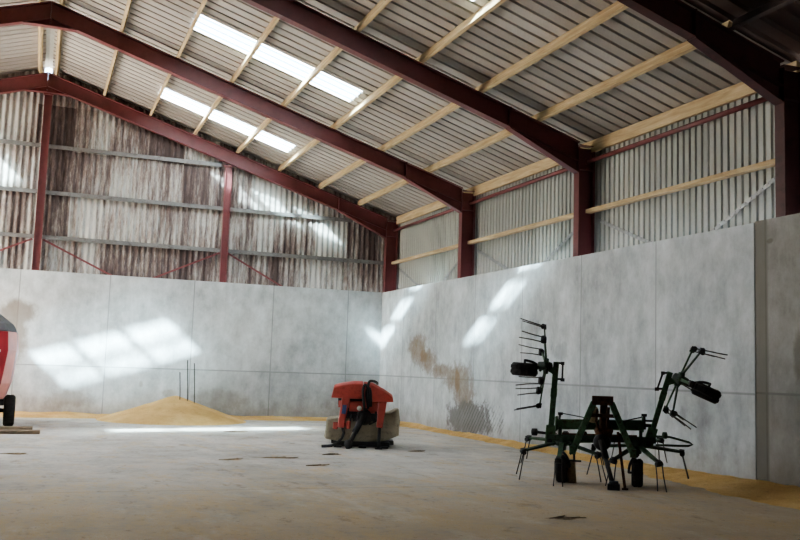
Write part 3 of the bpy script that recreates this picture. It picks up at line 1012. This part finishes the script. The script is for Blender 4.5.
b = MB(); b.bar(V3(0.26, 0.3, 0.80), V3(0.37, 0.5, 0.012), 0.03, 0.04, (1, 0, 0)); b.box(V3(0.37, 0.5, 0.012), (0.09, 0.09, 0.02)); b.build('parking_stand', M['rust'], ted)
b = MB(); b.bar(V3(-0.36, 0.46, 0.56), V3(-0.35, 0.5, 0.38), 0.03, 0.03, (1, 0, 0)); b.bar(V3(-0.44, 0.5, 0.37), V3(-0.25, 0.5, 0.37), 0.03, 0.025); b.build('link_pin', M['black'], ted)
# rusty shafts behind the A-frame and hose loops
b = MB()
b.tube([V3(-0.57, 0.0, 0.70), V3(0.53, 0.0, 0.72)], 0.032, 10)
for u in (-0.25, 0.3): b.lathe([(0.02, -0.05), (0.06, -0.04), (0.06, 0.04), (0.02, 0.05)], V3(u, 0, 0.71), (1, 0, 0), 12)
b.build('cross_shaft', M['rust'], ted)

# ================================================================= the mower
mow = empty('disc_mower', (6.35, 18.2, 0), math.radians(-19), 'red disc mower with black hoses and a dusty canvas skirt', 'mower')
to3 = lambda p, q, d: V3(p, d, q)
b = MB()
b.loft([[V3(-0.67, v, 0.995), V3(-0.615, v, 1.26 - k), V3(-0.45, v, 1.305 - k), V3(-0.22, v, 1.345 - k), V3(-0.03, v, 1.345 - k), V3(-0.03, v, 1.0), V3(-0.1, v, 0.985), V3(-0.3, v, 0.985)] for v, k in ((0.22, 0.05), (0.14, 0.0), (-0.5, 0.0), (-0.62, 0.08))])
b.build('left_cover', M['red'], mow, 0.02, 2)
b = MB()
b.loft([[V3(-0.02, v, 0.96), V3(-0.02, v, 1.34 - k), V3(0.17, v, 1.315 - k), V3(0.40, v, 1.2 - k), V3(0.575, v, 1.09 - k), V3(0.60, v, 0.945), V3(0.4, v, 0.94), V3(0.12, v, 0.94)] for v, k in ((0.26, 0.05), (0.18, 0.0), (-0.5, 0.0), (-0.62, 0.08))])
b.build('right_cover', M['red'], mow, 0.02, 2)
b = MB()
b.box(V3(-0.06, 0.02, 0.87), (0.92, 0.14, 0.14)); b.box(V3(-0.16, 0.1, 0.83), (0.28, 0.1, 0.2)); b.box(V3(0.2, 0.1, 0.80), (0.22, 0.08, 0.2))
b.build('crossbar', M['red'], mow, 0.01, 1)
b = MB(); b.box(V3(-0.04, -0.2, 0.93), (0.98, 0.5, 0.16)); b.box(V3(-0.04, -0.12, 0.74), (0.7, 0.3, 0.3)); b.build('dark_infill', M['black'], mow, 0.01, 1)  # dark block added to fill the shaded hollow under the covers
for (ut, ub, zb, nm) in ((-0.37, -0.455, 0.40, 0), (0.385, 0.33, 0.42, 1)):
    b = MB(); b.bar(V3(ut, 0.16, 1.0), V3(ub, 0.2, zb), 0.13, 0.17, (1, 0, 0), 0.11, 0.13)
    if nm == 0:
        b.box(V3(-0.56, 0.18, 0.44), (0.10, 0.12, 0.14)); b.box(V3(-0.30, 0.18, 0.46), (0.09, 0.12, 0.16)); b.box(V3(-0.43, 0.18, 0.46), (0.3, 0.08, 0.08))
    b.build('headstock_leg', M['red'], mow, 0.012, 1)
b = MB(); b.bar(V3(-0.386, 0.236, 0.86), V3(-0.405, 0.25, 0.68), 0.004, 0.085, (1, 0, 0)); prop(b.build('sticker', M['blue'], mow), 'blue sticker')
b = MB()
b.tube([V3(-0.42, 0.2, 0.42), V3(-0.385, 0.22, 0.30), V3(-0.42, 0.25, 0.19), V3(-0.52, 0.28, 0.09), V3(-0.62, 0.3, 0.045), V3(-0.82, 0.3, 0.028)], 0.028, 8)
b.build('curved_stand', M['black'], mow)
b = MB(); b.tube([V3(0.335, 0.2, 0.45), V3(0.325, 0.27, 0.02)], 0.032, 10); b.box(V3(0.325, 0.27, 0.014), (0.14, 0.12, 0.026)); b.build('straight_stand', M['black'], mow)
b = MB()
b.tube([V3(0.0, 0.15, 0.66), V3(-0.16, 0.36, 0.33)], 0.075, 12, True, 0.062); b.tube([V3(-0.13, 0.32, 0.38), V3(-0.27, 0.5, 0.09)], 0.045, 10)
b.lathe([(0.03, -0.075), (0.085, -0.06), (0.095, 0.0), (0.085, 0.06), (0.03, 0.075)], V3(-0.28, 0.5, 0.098), (1, 0, 0.2), 16)
b.build('drive_shaft', M['black'], mow)
b = MB()
b.lathe([(0.04, -0.12), (0.15, -0.1), (0.17, 0), (0.14, 0.1), (0.05, 0.12)], V3(0.02, 0.08, 0.62), (0, -1, 0.3), 18)
b.box(V3(0.16, 0.1, 0.62), (0.2, 0.16, 0.16)); b.box(V3(-0.14, 0.1, 0.60), (0.14, 0.14, 0.14)); b.tube([V3(-0.25, 0.14, 0.7), V3(-0.27, 0.18, 0.52), V3(-0.38, 0.16, 0.42)], 0.022, 8)
b.tube([V3(0.25, 0.14, 0.74), V3(0.26, 0.2, 0.55), V3(0.12, 0.2, 0.48)], 0.02, 8)
b.build('gearbox', M['black'], mow, 0.01, 1)
b = MB(); b.lathe([(0.01, -0.04), (0.05, -0.03), (0.05, 0.03), (0.01, 0.04)], V3(-0.09, 0.2, 0.80), (0, 1, 0), 12); b.build('hose_coupler', M['white'], mow)
for k, (u0, top, u1, z0, z1, v) in enumerate(((0.02, 1.28, 0.08, 0.76, 0.92, 0.34), (0.12, 1.36, 0.26, 0.84, 1.30, 0.34), (0.09, 1.22, 0.14, 0.80, 0.84, 0.33))):
    b = MB(); pts = []
    for q in range(13):
        a = q / 12
        if a < 0.6:
            w = a / 0.6; pts.append(V3(u0 - 0.05 * math.sin(w * PI), v - 0.02 * w, z0 + (top - z0) * (1 - (1 - w) ** 2)))
        else:
            w = (a - 0.6) / 0.4; pts.append(V3(u0 + (u1 - u0) * math.sin(w * PI / 2), v - 0.02 - (0.30 if k == 1 else 0.02) * w, top + (z1 - top) * w * w))
    b.tube(pts, 0.026, 8); b.build('hydraulic_hose', M['black'], mow)
b = MB()
RG = [(-0.78, 0.16), (-0.76, 0.40), (-0.745, 0.56), (-0.3, 0.62), (0.2, 0.66), (0.56, 0.71), (0.72, 0.80), (0.745, 0.5), (0.73, 0.26), (0.47, 0.15), (0.0, 0.12), (-0.5, 0.12)]
rings = []
for v, k in ((-0.02, 0.94), (-0.05, 1.0), (-0.4, 1.02), (-0.9, 1.0), (-1.0, 0.95)):
    rings.append([V3(p * k + 0.012 * math.sin(9 * q + 7 * v), v + 0.02 * math.sin(8 * p + 3 * q), q - (1 - k) * 0.25) for p, q in RG])
b.loft(rings, True); b.build('canvas_skirt', M['canvas'], mow, 0.02, 2)
b = MB(); b.box(V3(-0.02, -0.12, 0.07), (1.15, 0.3, 0.1)); b.box(V3(0.0, -0.6, 0.08), (1.3, 0.5, 0.08))
for u in (-0.5, 0.0, 0.45): b.box(V3(u, -0.25, 0.02), (0.16, 0.8, 0.04))
b.build('cutter_bar', M['black'], mow, 0.01, 1)

# ================================================================= red machine at the left edge
bal = empty('baler', (-1.45, 24.6, 0), 0, 'tall red farm machine with a grey top, beside the planks', 'baler')
def plan(inx, iny, z):
    w, c = 1.05 - inx, 0.17
    y0, y1 = -1.75 + iny, 1.5 - iny
    return [Vector((w - c, y0, z)), Vector((w, y0 + 0.6, z)), Vector((w, y1, z)), Vector((-w, y1, z)), Vector((-w, y0 + 0.6, z)), Vector((-w + c, y0, z))]
b = MB(); b.loft([plan(0.22, 0.1, 0.62), plan(0.1, 0.03, 1.0), plan(0.0, 0.0, 1.75), plan(0.03, 0.02, 2.18)]); 
for f in b.bm.faces:
    pass
body = b.build('body', M['wred'], bal, 0.02, 2)
body.data.materials.append(M['wred_sunlit'])
for f in body.data.polygons:
    cx = sum(body.data.vertices[i].co.x for i in f.vertices) / len(f.vertices); cy = sum(body.data.vertices[i].co.y for i in f.vertices) / len(f.vertices)
    if cx > 0.7 and cy < -1.2: f.material_index = 1
b = MB(); b.loft([plan(0.035, 0.03, 2.185), plan(0.12, 0.12, 2.36), plan(0.45, 0.4, 2.62), plan(0.6, 0.55, 2.68)]); b.build('top_panel', M['grey_pl'], bal, 0.02, 2)
b = MB()
for k in range(5): b.box((0.68 - k * 0.13, -1.765, 1.74), (0.09, 0.012, 0.05))
prop(b.build('white_marking', M['white'], bal), 'row of small white marks')
b = MB(); b.box((0.62, -1.72, 1.02), (0.07, 0.05, 0.12)); b.build('reflector', M['amber'], bal)
b = MB(); b.box((0, 0, 0.56), (1.7, 2.6, 0.14)); b.box((0, -1.2, 0.5), (1.5, 0.12, 0.2)); b.tube([(-0.9, -0.9, 0.36), (0.98, -0.9, 0.36)], 0.05, 10)
b.box((0.5, -1.25, 0.30), (0.5, 0.2, 0.32))
b.build('chassis', M['black'], bal)
for s in (1, -1): wheel(bal, (s * 0.98, -0.95, 0.365), (1, 0, 0), 0.36, 0.24, M['grey_pl'])
b = MB(); b.bar((0, 1.2, 0.56), (0, 1.95, 0.5), 0.12, 0.12); b.tube([(0, 1.85, 0.5), (0, 1.85, 0.0)], 0.04, 10); b.build('drawbar', M['black'], bal)

# ================================================================= light
sun = bpy.data.lights.new('sun', 'SUN'); sun.energy = SUN; sun.angle = math.radians(1.3); sun.color = (1.0, 0.96, 0.90)
so = bpy.data.objects.new('sun', sun); COL.objects.link(so)
d = Vector((0.96, 1.0, -0.872)).normalized()
so.rotation_euler = d.to_track_quat('-Z', 'Y').to_euler()

# added second sun, imitates the soft halo scattered by the rooflight sheets
hz = bpy.data.lights.new('added_haze_sun', 'SUN'); hz.energy = SUN * 0.36; hz.angle = math.radians(10); hz.color = (1.0, 0.96, 0.90)
ho = bpy.data.objects.new('added_haze_sun', hz); COL.objects.link(ho); ho.rotation_euler = so.rotation_euler

w = bpy.data.worlds.new('sky'); bpy.context.scene.world = w; w.use_nodes = True
nt = w.node_tree
sky = nt.nodes.new('ShaderNodeTexSky'); sky.sky_type = 'NISHITA'; sky.sun_disc = False
sky.sun_elevation = math.radians(32); sky.sun_rotation = math.radians(225); sky.air_density = 1.0; sky.dust_density = 3.0
hs = nt.nodes.new('ShaderNodeHueSaturation'); hs.inputs['Saturation'].default_value = 0.85
nt.links.new(sky.outputs[0], hs.inputs['Color'])
bg = nt.nodes['Background']; bg.inputs['Strength'].default_value = SKYS * 0.3
nt.links.new(hs.outputs[0], bg.inputs['Color'])

# daylight portal in the unseen left opening, added for fill (guides the sky light, adds none)
pl = bpy.data.lights.new('left_opening_portal', 'AREA'); pl.shape = 'RECTANGLE'; pl.size = 6.2; pl.size_y = 8.4
pl.cycles.is_portal = True
po = bpy.data.objects.new('left_opening_portal', pl); COL.objects.link(po)
po.location = (XLE - 0.05, 24.4, 3.1); po.rotation_euler = (0, math.radians(-90), 0)

# ================================================================= camera
cam = bpy.data.cameras.new('camera'); cam.sensor_width = 36.0; cam.lens = 929.486 / 800 * 36.0; cam.clip_end = 400
co = bpy.data.objects.new('camera', cam); COL.objects.link(co)
yaw, pit, rol = math.radians(-21.168), math.radians(6.133), math.radians(1.885)
fw = Vector((math.sin(-yaw) * math.cos(pit), math.cos(yaw) * math.cos(pit), math.sin(pit)))
rt = fw.cross(Vector((0, 0, 1))).normalized(); up = rt.cross(fw)
r2 = rt * math.cos(rol) + up * math.sin(rol); u2 = up * math.cos(rol) - rt * math.sin(rol)
co.matrix_world = Matrix(((r2.x, u2.x, -fw.x, 0), (r2.y, u2.y, -fw.y, 0), (r2.z, u2.z, -fw.z, 1.6), (0, 0, 0, 1)))
sc = bpy.context.scene
sc.camera = co
sc.view_settings.view_transform = 'AgX'
sc.view_settings.look = 'AgX - Medium High Contrast'
sc.view_settings.exposure = 1.32
sc.cycles.max_bounces = 14
sc.cycles.diffuse_bounces = 8
sc.cycles.transparent_max_bounces = 16
